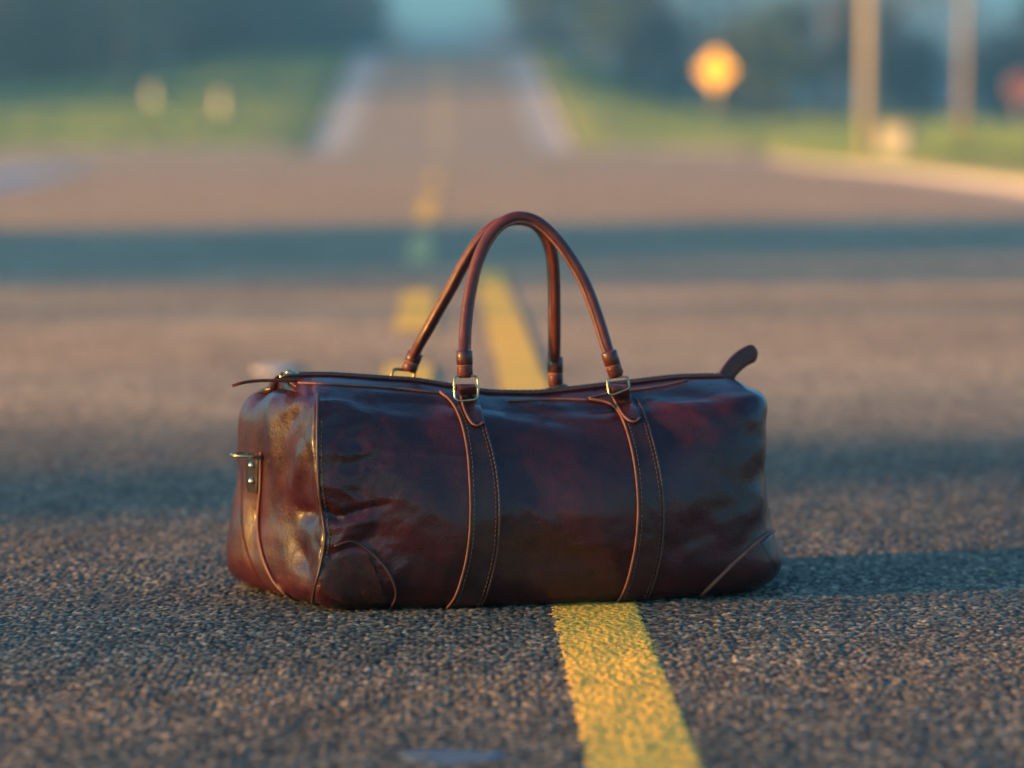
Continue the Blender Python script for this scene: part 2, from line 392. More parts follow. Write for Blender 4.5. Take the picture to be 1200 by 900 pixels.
# small worn marks on the asphalt: a pale patch behind the bag and a flat marker in front
m = MB()
def disc_patch(mb, c, rx, ry, h, n=28, seed=1):
    r_ = random.Random(seed); ring = [1+.10*math.sin(3*t+seed)+.05*math.sin(7*t) for t in [2*math.pi*k/n for k in range(n)]]
    rows_ = []
    for q, z in ((1.0, -.004), (.97, h*.75), (.86, h), (.45, h*1.02), (.02, h*1.03)):
        rows_.append([Vector((c[0]+rx*q*ring[k % n]*math.cos(2*math.pi*k/n), c[1]+ry*q*ring[k % n]*math.sin(2*math.pi*k/n), c[2]+z)) for k in range(n+1)])
    mb.grid(rows_)
M_MARK = simple('marker_ceramic', (.13,.145,.16), .35, 0, .1, 40)
disc_patch(m, (math.tan(YAW)*2.36-.053, 2.325, -.001), .044, .028, .0016)
tag(m.build('road_stud', M_MARK), 'flat pale blue grey road stud lying in front of the bag, nearest the camera', 'road stud')
m = MB(); disc_patch(m, (-.362, 6.14, .0), .046, .10, .006, seed=4)
tag(m.build('road_stud', M_CONC), 'pale flat road stud on the lane behind the left end of the bag', 'road stud')

# ------------------------------------------------------------------ the bag
TH = R(11.5)
BAGROT = -YAW + TH
BC = Vector((-.008, 3.185, 0)); BC = Matrix.Rotation(-YAW, 3, 'Z') @ BC
bag = empty('travel_bag', BC, BAGROT)
tag(bag, 'dark brown glossy leather holdall with two raised handles standing on the road', 'bag')
BM = Matrix.Translation(BC) @ Matrix.Rotation(BAGROT, 4, 'Z'); BI = BM.inverted()
CO = BI @ MW.translation
def bray(u, v): o, d = ray(u, v); return CO, (BI.to_3x3() @ d).normalized()
def RP(u, v, yb): o, d = bray(u, v); return o + d*((yb-o.y)/d.y)       # pixel ray meets the plane y = yb of the bag

#        z     FLx    FLy    LMx    FRx   FRy    RMx   yF     yB    inset
LV = [( .000, -.190, -.080, -.262, .225, -.070, .268, -.100, .095),
      ( .0025,-.212, -.098, -.290, .250, -.085, .293, -.116, .110),
      ( .014, -.226, -.111, -.308, .270, -.096, .315, -.127, .120),
      ( .034, -.229, -.116, -.313, .279, -.101, .3195, -.134, .125),
      ( .065, -.226, -.114, -.310, .272, -.100, .311, -.138, .128),
      ( .095, -.221, -.113, -.304, .268, -.098, .304, -.139, .128),
      ( .130, -.226, -.114, -.300, .268, -.097, .298, -.136, .126),
      ( .165, -.229, -.111, -.301, .271, -.095, .299, -.127, .121),
      ( .195, -.230, -.104, -.300, .272, -.090, .300, -.111, .112),
      ( .215, -.229, -.097, -.293, .274, -.085, .302, -.094, .100),
      ( .226, -.226, -.088, -.282, .270, -.078, .296, -.078, .084),
      ( .231, -.220, -.074, -.268, .258, -.064, .280, -.060, .066)]
LVa = np.array(LV)
def outline(row):
    z, flx, fly, lm, frx, fry, rm, yf, yb = row
    mid = .5*(yf+fly)
    return [(flx-.005, fly+.013), (flx+.004, fly-.004), (flx+.05, fly+.35*(yf-fly)-.001), (-.11, yf+.003), (0, yf), (.11, yf+.002), (frx-.07, .55*yf+.45*fry-.004), (frx, fry),
            (rm-.008, fry*.45), (rm, .005), (rm-.006, .06), (frx-.005, yb-.012), (.12, yb), (-.12, yb), (lm+.045, yb-.002), (lm+.013, yb-.022), (lm+.010, .070), (.35*flx+.65*(lm+.011)-.003, .008), (.70*flx+.30*(lm+.011)-.003, -.052)]
NT = 130
def lev(t):                           # smooth interpolation between the levels
    n = len(LV)-1; x = t*n; i = min(int(x), n-1); f = x-i
    p = [LVa[max(0, min(n, i+k))] for k in (-1, 0, 1, 2)]
    return .5*((2*p[1])+(p[2]-p[0])*f+(2*p[0]-5*p[1]+4*p[2]-p[3])*f*f+(3*p[1]-p[0]-3*p[2]+p[3])*f**3)
def zS(x): return np.interp(x, [-.30, -.22, -.1, 0, .1, .2, .27, .3], [.226, .231, .217, .206, .207, .221, .227, .224])/.231
def zR(x): return np.interp(x, [-.28, -.2, -.1, -.02, .04, .12, .2, .26, .3], [.2475, .2470, .239, .224, .222, .230, .2375, .2375, .230])
SEG = 24
rings = []
first = outline(lev(0))
base = catmull([(a, b, 0) for a, b in first], SEG, True)
for w in (.02, .3, .6, .85): rings.append([Vector((p.x*w if abs(p.x*w) > 1e-6 else 0, p.y*w, .0005)) for p in base])
for i in range(NT):
    row = lev(i/(NT-1)); ring = catmull([(a, b, 0) for a, b in outline(row)], SEG, True)
    rings.append([Vector((p.x, p.y, row[0]*float(1+(zS(p.x)-1)*min(1, row[0]/.12)))) for p in ring])
last = rings[-1]
for w in (.08, .17, .27, .38, .5, .62, .74, .85, .94, 1.0):
    rr_ = []
    for p in last:
        q = Vector((max(-.255, min(.255, p.x*.98)), 0, 0)); e = math.sin(w*math.pi/2)
        z = p.z+(float(zR(q.x))-p.z)*e
        rr_.append(Vector((p.x+(q.x-p.x)*w, p.y*(1-w)*(1 if w < 1 else 0) + (.0035*(1 if p.y > 0 else -1) if w == 1 else 0), z)))
    rings.append(rr_)
NS = len(rings[0])
P = np.array([[tuple(p) for p in r_] for r_ in rings])        # rows x samples x 3
def normals(P):
    du = np.roll(P, -1, 1)-np.roll(P, 1, 1); dv = np.zeros_like(P); dv[1:-1] = P[2:]-P[:-2]; dv[0] = P[1]-P[0]; dv[-1] = P[-1]-P[-2]
    n = np.cross(du, dv); l = np.linalg.norm(n, axis=2, keepdims=True); l[l == 0] = 1; return n/l
def body_bvh(P):
    V = P.reshape(-1, 3).tolist(); nr, nc = P.shape[:2]; Fs = []
    for i in range(nr-1):
        for k in range(nc): Fs.append((i*nc+k, i*nc+(k+1) % nc, (i+1)*nc+(k+1) % nc, (i+1)*nc+k))
    return V, Fs, BVHTree.FromPolygons([Vector(v) for v in V], Fs)
V, Fs, bvh = body_bvh(P)
def hit(u, v):
    o, d = bray(u, v); loc, n, i, dist = bvh.ray_cast(o, d)
    return (loc, n if n.dot(d) < 0 else -n) if loc else (None, None)
# folds and dents, each a stroke across the leather: pixels a -> b, half width (m), depth (m, + outwards)
FOLDS = [((378,596),(398,609),.0065,-.0048), ((396,607),(425,597),.0045,-.0034), ((423,598),(456,590),.0038,-.0020), ((392,598),(432,586),.0045,.0016), ((392,572),(440,566),.010,.0012), ((400,622),(430,606),.007,.0022),
         ((352,600),(366,602),.011,-.010), ((344,570),(362,520),.014,.006), ((345,640),(358,668),.014,-.006), ((335,500),(350,480),.012,-.004),
         ((393,640),(425,612),.010,.0020), ((300,470),(318,455),.010,-.005), ((318,480),(326,560),.016,.004), ((300,590),(298,640),.014,-.004),
         ((385,545),(470,540),.008,-.0009), ((385,520),(440,500),.008,-.0009), ((384,490),(430,480),.012,-.0015),
         ((420,470),(500,482),.014,-.004), ((440,462),(510,468),.007,.003), ((590,468),(660,478),.009,.0035), ((600,486),(680,496),.014,-.0035), ((760,470),(830,492),.010,.004),
         ((755,492),(800,510),.012,-.004), ((780,458),(850,470),.012,-.003), ((610,560),(650,590),.02,-.003), ((650,520),(700,545),.02,.0025), ((800,560),(860,545),.02,-.0012),
         ((880,560),(896,548),.016,-.003), ((878,520),(896,500),.014,-.0015), ((470,560),(520,600),.02,.003), ((460,640),(500,660),.02,-.003), ((620,650),(690,660),.025,-.003), ((850,620),(890,590),.014,.003),
         ((795,640),(835,600),.014,-.002), ((480,500),(520,520),.012,-.002), ((860,480),(890,500),.012,.003)]
rf = random.Random(12)
for _ in range(34):                   # fine creases running in from the corner seam
    v0 = rf.uniform(475, 655); u0 = 375+rf.random()*10; L_ = rf.uniform(18, 75); a_ = rf.uniform(-.35, .25)
    FOLDS.append(((u0, v0), (u0+L_, v0+L_*a_), rf.uniform(.0028, .0050), rf.choice((-1, -1, 1))*rf.uniform(.0003, .0008)))
for _ in range(16):                   # and shallow wrinkles elsewhere
    u0 = rf.uniform(400, 860); v0 = rf.uniform(480, 680); L_ = rf.uniform(25, 80); a_ = rf.uniform(-.8, .8)
    FOLDS.append(((u0, v0), (u0+L_*.6, v0+L_*a_), rf.uniform(.004, .009), rf.choice((-1, 1))*rf.uniform(.0005, .0013)))
Nn = normals(P); D = np.zeros(P.shape[:2])
for a, b, wd, dp in FOLDS:
    ha, hb = hit(*a)[0], hit(*b)[0]
    if ha is None or hb is None: continue
    A = np.array(ha); B = np.array(hb); AB = B-A; L2 = AB@AB
    t = np.clip(((P-A)@AB)/L2, 0, 1); q = P-(A+t[..., None]*AB); d = np.linalg.norm(q, axis=2)
    D += dp*np.exp(-(d/wd)**2)*(.55+.45*np.sin(np.pi*np.clip(t, .05, .95)))
nr, nc = P.shape[:2]
ns = np.zeros((nr, nc))
for i in range(4, nr):
    for k in range(nc):
        p = Vector(P[i, k]); near = math.exp(-((p.x+.19)**2)/.0035)*(1 if p.x > -.228 else .25)*(1 if p.y < -.05 else .3)
        w = noise.noise(Vector((p.x*9, p.y*9, p.z*11)))*.0030 + noise.noise(p*24+Vector((3, 1, 7)))*.0013 + noise.noise(p*62)*.0005
        rg = 1-abs(noise.noise(Vector((p.x*34, p.y*34, p.z*52))+Vector((5, 9, 2)))); w += near*((rg**3-.5)*.0018 + noise.noise(p*150)*.0004)
        ns[i, k] = w
D += ns
fade = np.ones(nr); fade[:5] = 0; fade[5:14] = np.linspace(0, 1, 9); fade[-8:] = np.linspace(.7, .1, 8)
P = P + Nn*(D*fade[:, None])[..., None]
P[..., 2] = np.maximum(P[..., 2], .001)
V, Fs, bvh = body_bvh(P)
me = bpy.data.meshes.new('body'); me.from_pydata(V, [], Fs); me.update()
link('body', me, M_LEATHER, bag)

def onskin(pix, n=8, off=.0008):
    pts = catmull([(u, v, 0) for u, v in pix], n); out = []
    for p in pts:
        h, nn = hit(p.x, p.y)
        if h is not None: out.append(h+nn*off)
    return out
def smoothpts(Q, it=2):
    for _ in range(it): Q = [Q[0]]+[(Q[i-1]+Q[i]*2+Q[i+1])/4 for i in range(1, len(Q)-1)]+[Q[-1]]
    return Q
def piping(name, pix, r=.0017, mat=None, off=.0008, parent=None):
    q = smoothpts(onskin(pix, 8, off)); m = MB(); m.tube(q, r, 8); return m.build(name, mat or M_PIPE, parent or bag)
def band(name, left, right, off, mat, parent, n=10, nx=8, bulge=0):
    A = catmull([(u, v, 0) for u, v in left], n); B = catmull([(u, v, 0) for u, v in right], n); rows_ = []; prev = None
    for i in range(len(A)):
        row = []
        for k in range(nx+1):
            t = k/nx; p = A[i].lerp(B[min(i, len(B)-1)], t); h, nn = hit(p.x, p.y)
            if h is None: row = None; break
            row.append((h, nn))
        if row:
            top = [h+nn*(off+bulge*math.sin(math.pi*k/nx)) for k, (h, nn) in enumerate(row)]
            rows_.append([row[0][0]-row[0][1]*.003]+top+[row[-1][0]-row[-1][1]*.003])
    first_ = [h-Vector((0, 0, 0)) for h in rows_[0]]
    m = MB(); m.grid(rows_); return m.build(name, mat, parent)
# front corner seam and the two straps with their edges
SEAM = [(373,462),(372,490),(372,530),(374,575),(379,610),(381,632),(376,662),(369,690),(366,706)]
piping('piping', SEAM, .0017, M_PIPE_DARK, .0004)
S1L = [(515,461),(528,472),(538,490),(546,520),(550,560),(551,600),(549,635),(543,668),(533,698),(520,714)]
S1R = [(556,470),(563,488),(571,510),(579,540),(584,575),(585,605),(583,638),(577,672),(569,698),(560,713)]
S2L = [(690,469),(714,474),(727,488),(737,515),(744,550),(747,588),(746,622),(741,655),(732,688),(719,710)]
S2R = [(746,468),(754,484),(761,505),(769,535),(775,567),(777,600),(776,630),(772,660),(765,685),(755,707)]
for l_, r_ in ((S1L, S1R), (S2L, S2R)):
    st = band('strap', l_, r_, .0022, M_STRAP, bag)
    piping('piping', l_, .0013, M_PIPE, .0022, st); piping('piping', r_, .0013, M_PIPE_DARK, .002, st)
M_THREAD = simple('thread', (.10,.038,.025), .7, 0, .25, 200)
def stitch(pix, parent, off=.0030, pitch=.0052, ln=.0034):
    q = onskin(pix, 14, off); m = MB(); acc = 0; last_ = q[0]; pts = [q[0]]
    for a, b in zip(q, q[1:]):
        L = (b-a).length; t = 0
        while acc+(L-t) >= pitch: t += pitch-acc; acc = 0; pts.append(a.lerp(b, t/L) if L else a)
        acc += L-t
    for i in range(1, len(pts)-1):
        d = (pts[i+1]-pts[i-1]).normalized()*ln/2; m.tube([pts[i]-d, pts[i]+d], .00055, 5)
    o = m.build('stitching', M_THREAD, parent); o['kind'] = 'stuff'; return o
for st, l_, r_ in zip([o for o in bag.children if o.name.startswith('strap')][:2], (S1L, S2L), (S1R, S2R)):
    stitch([(u+4.5, v) for u, v in l_[1:]], st); stitch([(u-4.5, v) for u, v in r_[1:]], st)
stitch([(u+5, v) for u, v in SEAM[1:-2]], bag, .0006)
# seams beside the zip
for s_ in ([(350,449),(390,451),(430,453),(470,456),(515,461)], [(596,470),(630,469),(660,468),(690,469)], [(690,467),(716,461),(745,457),(775,453),(806,446)]):
    piping('piping', s_, .0013, M_PIPE, .0006)
# corner patches
cp = band('corner_patch', [(905,624),(880,642),(850,668),(828,690),(810,706)], [(913,660),(910,678),(890,690),(862,699),(835,704)], 0.0004, M_STRAP, bag)
piping('piping', [(906,622),(893,630),(866,654),(838,681),(818,700),(808,708)], .0022, M_PIPE, .0010, cp)
cp = band('corner_patch', [(384,648),(388,650),(400,645),(415,640),(428,642)], [(376,694),(400,705),(425,710),(445,711),(458,712)], .0010, M_STRAP, bag)
piping('piping', [(392,640),(412,634),(432,645),(450,663),(461,682),(464,698),(458,712)], .0013, M_PIPE_DARK, .0008, cp)
# end panel: centre strip with edge, carrying the ring tab
es = band('strap', [(284,548),(283,590),(284,620),(291,650),(304,676),(322,694)], [(307,532),(306,575),(303,615),(309,650),(322,680),(342,701)], .0016, M_STRAP, bag, nx=5)
piping('piping', [(307,530),(306,575),(303,612),(308,648),(320,678),(334,694),(350,704)], .0017, M_PIPE, .0014, es)

# back side, plainer: two straps and a seam
def back_hit(x, z):
    loc, n, i, d = bvh.ray_cast(Vector((x, 1, z)), Vector((0, -1, 0))); return (loc, n if (loc and n.y > 0) else (-n if loc else None))
for xc in (-.05, .135):
    rows_ = []
    for z in np.linspace(.212, .006, 24):
        row = [back_hit(xc+.034*(k/6-.5), z) for k in range(7)]
        if all(h[0] for h in row): rows_.append([row[0][0]-row[0][1]*.003]+[h+n*.0022 for h, n in row]+[row[-1][0]-row[-1][1]*.003])
    m = MB(); m.grid([r_[::-1] for r_ in rows_]); st = m.build('strap', M_STRAP, bag)
    for c in (1, 7):
        m = MB(); m.tube([r_[c] for r_ in rows_], .0016, 6); m.build('piping', M_PIPE_DARK, st)

# zip along the top ridge
zx = np.linspace(-.252, .252, 70)
def ridge(x, y=0):
    loc, n, i, d = bvh.ray_cast(Vector((x, y, 1)), Vector((0, 0, -1))); return loc if loc else Vector((x, y, float(zR(x))))
zp = []
for x in zx:
    y = .0
    z = max(ridge(x, y+o).z for o in (-.004, 0, .004)); zp.append(Vector((x, y, z)))
zp = smoothpts(zp, 4)
m = MB(); m.grid([[p+Vector((0, -.013, -.0045)), p+Vector((0, -.012, .0012)), p+Vector((0, -.004, .0022)), p+Vector((0, .004, .0022)), p+Vector((0, .012, .0012)), p+Vector((0, .013, -.0045))] for p in zp])
zipper = m.build('zipper', M_ZIP, bag)
m = MB()
for i in range(len(zp)-1):
    for s_ in range(2):
        p = zp[i].lerp(zp[i+1], s_/2); m.box(p+Vector((0, .0010*(1 if s_ else -1), .0028)), (.0018, .0042, .0018))
o = m.build('zip_teeth', M_TEETH, zipper, False); o['kind'] = 'stuff'
for s_ in (-1, 1):
    m = MB(); m.tube([p+Vector((0, .0125*s_, .0012)) for p in zp], .0014, 8); m.build('zip_edge', M_TAB, bag)
# zip slider, pull and the leather end tabs
def slab(name, cl, wdir, w, th, mat, parent, n=6):   # a strip of leather along cl, rounded at its end
    C_ = catmull(cl, n); L = len(C_); rows_ = []
    for i, p in enumerate(C_):
        a = C_[max(0, i-1)]; b = C_[min(L-1, i+1)]; t = (b-a).normalized(); s = (wdir-t*wdir.dot(t)).normalized(); nn = t.cross(s)
        q = i/(L-1); ww = (w if not hasattr(w, '__len__') else w[0]+(w[1]-w[0])*q)/2
        e = max(0, (q-.80)/.20); ww *= math.sqrt(max(.02, 1-e*e))
        rows_.append([p+s*ww*x+nn*th*y for x, y in ((-1, -.35), (-.93, -.5), (-.5, -.52), (.5, -.52), (.93, -.5), (1, -.35), (1, .35), (.93, .5), (.5, .52), (-.5, .52), (-.93, .5), (-1, .35), (-1, -.35))])
    m = MB(); m.grid(rows_); m.add(rows_[-1][:-1], [tuple(range(12))]); m.add(rows_[0][:-1], [tuple(range(11, -1, -1))])
    return m.build(name, mat, parent)
slab('zip_tab', [RP(352,446,-.004), RP(330,446,-.004), RP(305,446,-.002), RP(287,448,0), RP(272,452,.002)], Vector((.1, 1, -.1)), (.030, .022), .0035, M_TAB, bag)
m = MB(); c = RP(341, 439, -.002)
m.sphere(c, (.010, .0065, .0042)); m.box(c+Vector((-.009, 0, -.002)), (.008, .008, .003)); m.sphere(c+Vector((-.002, -.001, .0025)), (.005, .004, .003))
sl = m.build('zip_slider', M_BRASS, zipper)
slab('zip_pull', [RP(338,444,-.010), RP(350,452,-.022), RP(362,462,-.034)], Vector((1, .2, .3)), (.008, .009), .0025, M_TAB, zipper)
slab('zip_tab', [RP(847,450,.012), RP(852,439,.014), RP(860,428.5,.017), RP(869,420.5,.020), RP(879,415,.023), RP(887,413,.025)], Vector((.72, .10, -.66)), (.019, .022), .0042, M_HANDLE, bag)

# handles
prof = []
for k in range(16):
    a = 2*math.pi*k/16; rr_ = 1.0
    if abs(((a-math.pi+math.pi) % (2*math.pi))-math.pi) < .05: rr_ = .74
    prof.append((rr_*math.cos(a)*1.0, rr_*math.sin(a)*.92))
def handle(pix, y0, y1, r=.0064):
    L = len(pix); pts = []
    for i, (u, v) in enumerate(pix):
        q = i/(L-1); pts.append(RP(u, v, y0+(y1-y0)*math.sin(math.pi*q)**.7))
    C_ = catmull(pts, 6); m = MB(); m.tube(C_, r, 16, prof=prof, up=Vector((0, -.5 if y0 < 0 else .5, 0))+Vector((1, 0, 0)))
    h = m.build('handle', M_HANDLE, bag)
    ctr = sum(C_, Vector())/len(C_)
    fl = []                           # the stitched edge on the inner side of the roll
    for i, p in enumerate(C_):
        a = C_[max(0, i-1)]; b = C_[min(len(C_)-1, i+1)]; t = (b-a).normalized(); inn = ctr-p; inn = (inn-t*inn.dot(t)).normalized()
        fl.append((p+inn*r*.86+Vector((0, -r*.32, 0)), p+inn*r*.86+Vector((0, r*.32, 0))))
    for c_ in (0, 1):
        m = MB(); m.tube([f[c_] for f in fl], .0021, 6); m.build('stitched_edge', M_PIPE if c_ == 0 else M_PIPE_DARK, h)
    return h, C_
FH = [(543.5,424),(544,400),(546,370),(550.5,340),(557,312),(567,287),(582,266),(599,255.5),(615,254.5),(632,261),(651,278),(669,302),(685,330),(697,360),(706,388),(714,415),(717,426)]
BH = [(482,422),(494,398),(510,369),(527,339),(543,309),(559,284),(577,266),(598,257),(616,257),(631,264),(642,280),(648,303),(650,332),(650.5,370),(650.5,400),(650,428)]
h1, C1 = handle(FH, -.066, -.0105); h2, C2 = handle(BH, .060, .0100)
def ends(h, pa, pb, w=.0092, mat=M_TAB):   # keeper and folded loop at a handle end: pa upper, pb lower point
    d = (pb-pa); m = MB(); m.tube([pa, pa+d*.02, pa+d*.49, pa+d*.51], [w*.93, w, w*.98, w*.92], 16); m.build('keeper', mat, h)
    m = MB(); m.tube([pa+d*.50, pa+d*.54, pa+d*.58], [w*.96, w*.97, w*.93], 16); m.build('stitching', M_PIPE, h)
    m = MB(); m.tube([pa+d*.56, pa+d*.62, pa+d*.86, pa+d*.98], [w*.92, w*.95, w*.97, w*.74], 16); m.build('loop', M_HANDLE, h)
ends(h1, RP(544,411,-.066), RP(545,443,-.066)); ends(h1, RP(713,412,-.066), RP(723,442,-.066))
ends(h2, RP(487,413,.060), RP(478.5,436,.060)); ends(h2, RP(650.5,418,.060), RP(651,455,.060))
def ring(corners, r, mat):
    m = MB(); P_ = []
    for i in range(len(corners)):
        a = corners[i]; b = corners[(i+1) % len(corners)]; c = corners[i-1]
        P_ += [a.lerp(c, .22), a.lerp(c, .06).lerp(b, .06), a.lerp(b, .22)]
    m.tube(catmull(P_, 3, True), r, 8, closed=True); return m.build('ring', mat, bag)
ring([RP(532,440,-.070), RP(560,440,-.070), RP(560,468,-.078), RP(533,470,-.078)], .0013, M_BRASS)
ring([RP(711,443,-.066), RP(736,441,-.066), RP(737.5,455,-.074), RP(714,464,-.074)], .0013, M_BRASS)
ring([RP(461,432,.060), RP(487,435,.066), RP(480,455,.066), RP(456,452,.060)], .0018, M_BRASS_OLD)
ring([RP(633,459,.052), RP(662,451,.052), RP(667,455,.068), RP(636,463,.068)], .0020, M_BRASS_OLD)
for l_, r_, tp in (([(538,461),(540,472),(545,488),(552,499)], [(557,461),(560,472),(564,485),(567,499)], ((547.5,454), -.074)),
                   ([(716,462),(719,470),(727,486),(735,495)], [(737,459),(740,468),(746,482),(751,494)], ((726,455), -.071))):
    tb = band('strap_tab', l_, r_, .0048, M_TAB, bag, nx=8, bulge=.0006)
    piping('piping', l_+[((l_[-1][0]+r_[-1][0])/2, l_[-1][1]+2.5), (r_[-1][0]-2, r_[-1][1]-.5)], .0014, M_PIPE, .0046, tb)
    (u, v), yb = tp; a = RP(u, v, yb); h, nn = hit((l_[0][0]+r_[0][0])/2+1, l_[0][1]+6)
    if h: slab('strap_loop', [h+nn*.006, (h+a)*.5+Vector((0, -.006, .001)), a, a+Vector((0, .010, .001)), a+Vector((0, .014, -.012))], Vector((1, .1, 0)), (.019, .018), .003, M_HANDLE, tb)
# back tabs that hold the rear rings
for u in ((470, 452), (650, 460)):
    a = RP(u[0], u[1], .060); a.z = min(a.z, ridge(a.x, .062).z+.006)
    slab('strap_tab', [a+Vector((0, -.012, 0)), a, a+Vector((0, .02, -.006)), a+Vector((0, .037, -.03)), a+Vector((0, .042, -.05))], Vector((1, 0, 0)), (.021, .019), .004, M_TAB, bag)
# end tab with two studs and a ring seen edge on
M_DARK = simple('leather_black', (.012,.007,.007), .4, 0, .2, 90)
et = band('end_tab', [(291,530),(291,545),(291,560),(293,576)], [(304,531),(305.5,546),(305,562),(304,578)], .0032, M_DARK, bag, nx=5)
for u, v in ((299,545), (299,563.5)):
    h, nn = hit(u, v); m = MB(); m.sphere(h+nn*.0042, (.0042, .0042, .0042)); m.build('stud', M_STUD, et)
h, nn = hit(300, 532); m = MB(); cc = h+nn*.010; ax = Vector((nn.x, nn.y, 0)).normalized(); ay = Vector((-ax.y, ax.x, 0))
m.tube([cc+ax*(.019*math.cos(t))*1.0+ay*.017*math.sin(t)+Vector((0, 0, .001*math.cos(t))) for t in [2*math.pi*k/24 for k in range(24)]], .0019, 8, closed=True)
m.build('ring', M_BRASS, bag)

# ------------------------------------------------------------------ road sides: sign, poles, posts
def at(u, v, D):                      # point at forward distance D under a photo pixel
    o, d = ray(u, v); return o + d*(D/(d.x*math.sin(YAW)+d.y*math.cos(YAW)))
def foot(u, D, dz=.1):
    p = at(u, 152, D); p.z = float(verge(p.x, p.y))+dz; return p
p = foot(838, 106); sg = empty('warning_sign', p, R(-30))
tag(sg, 'bright yellow diamond warning sign on a grey post on the right verge', 'road sign')
top = at(838, 82, 106).z - p.z
m = MB(); m.tube([(0, .06, -.2), (0, .06, top+.5)], .04, 8); m.build('post', M_STEEL, sg)
def ngon_plate(mb, n, r, cz, y, th, rot):
    fr_ = [(r*math.cos(rot+2*math.pi*k/n), y, cz+r*math.sin(rot+2*math.pi*k/n)) for k in range(n)]; bk = [(a, y+th, c) for a, _, c in fr_]
    mb.add(fr_+bk, [tuple(range(n)), tuple(range(2*n-1, n-1, -1))]+[(k, k+n, (k+1) % n+n, (k+1) % n) for k in range(n)])
m = MB(); ngon_plate(m, 4, .80, top, 0, .02, 0); m.build('plate', M_SIGN, sg, False)
m = MB()
for k in range(4):
    a = Vector((0.73*math.cos(k*math.pi/2), -.004, top+0.73*math.sin(k*math.pi/2))); b = Vector((0.73*math.cos((k+1)*math.pi/2), -.004, top+0.73*math.sin((k+1)*math.pi/2)))
    m.tube([a, b], .010, 4)
m.build('border', M_BLACK, sg, False)
p = foot(1196, 92); rs_ = empty('red_sign', p, R(-5)); tag(rs_, 'dull red octagonal sign at the right edge beyond the poles', 'road sign')
top = at(1196, 104, 92).z-p.z
m = MB(); m.tube([(0, .05, -.2), (0, .05, top+.3)], .035, 8); m.build('post', M_STEEL, rs_)
m = MB(); ngon_plate(m, 8, .50, top, 0, .02, math.pi/8); m.build('plate', M_RED, rs_, False)
m = MB(); m.tube([(.46*math.cos(math.pi/8+k*math.pi/4), -.004, top+.46*math.sin(math.pi/8+k*math.pi/4)) for k in range(8)], .012, 4, closed=True); m.build('border', M_WHITE, rs_, False)
def pole(u, D, r, mat, label, H_=9.5):
    t = empty('utility_pole', foot(u, D)); tag(t, label, 'utility pole', 'utility poles on the right verge')
    m = MB(); m.tube([(0, 0, -.3), (0, 0, H_*.5), (0, 0, H_)], [r, r*.85, r*.65], 14); m.build('shaft', mat, t)
    m = MB(); m.box((0, 0, H_-.6), (2.2, .12, .14)); m.build('crossarm', M_POLE2, t, False)
    for x in (-.95, -.4, .4, .95):
        m = MB(); m.tube([(x, 0, H_-.53), (x, 0, H_-.45), (x, 0, H_-.36)], [.02, .05, .035], 8); m.build('insulator', M_WHITE, t)
    return t
pole(1017, 62, .175, M_WOODPOLE, 'thick pale pole on the right verge, nearer of the two')
pole(1130, 78, .15, M_POLE2, 'darker slimmer pole right of the pale pole')
m = MB(); m.box((0, 0, .28), (.62, .5, .56)); m.box((0, 0, .6), (.68, .56, .08))
t = empty('utility_box', foot(1050, 63), R(-25)); tag(t, 'low pale utility box at the foot of the pale pole', 'utility box'); m.build('cabinet', M_CONC, t, False)
m = MB(); m.box((0, -.255, .28), (.5, .012, .46)); m.build('door', M_STEEL, t, False)
def marker(u, v, D, label):
    t = empty('marker_post', foot(u, D), R(-30)); tag(t, label, 'marker post', 'pale marker posts along the left verge'); hh = .75
    m = MB(); m.box((0, 0, hh/2), (.22, .10, hh)); m.box((0, 0, hh+.03), (.18, .08, .06), taper=.6); m.build('post', M_WHITE, t, False)
    m = MB(); m.box((0, -.056, hh-.2), (.16, .012, .16)); m.build('reflector', M_RED, t, False)
marker(178, 108, 128, 'small pale marker post on the left verge, further from the road')
marker(258, 118, 122, 'small pale marker post on the left verge, closer to the road')

# ------------------------------------------------------------------ trees
def crown_mesh(name, mat, nclump, per, shape, size, seed, flat=.75):
    r_ = random.Random(seed); V = []; Fs = []
    for c in range(nclump):
        cx, cy, cz, cr = shape(r_)
        for k in range(per):
            d = Vector((r_.gauss(0, 1), r_.gauss(0, 1), r_.gauss(0, flat)))*cr*.5; p = Vector((cx, cy, cz))+d
            a = Vector((r_.gauss(0, 1), r_.gauss(0, 1), r_.gauss(0, .6))).normalized(); b = a.cross(Vector((r_.gauss(0, 1), r_.gauss(0, 1), r_.gauss(0, 1)))).normalized()
            s = size*(.6+.8*r_.random()); n = len(V)
            V += [p-a*s, p+b*s*.5, p+a*s, p-b*s*.5]; Fs.append((n, n+1, n+2, n+3))
    me = bpy.data.meshes.new(name); me.from_pydata([tuple(v) for v in V], [], Fs); me.update(); me.materials.append(mat); return me
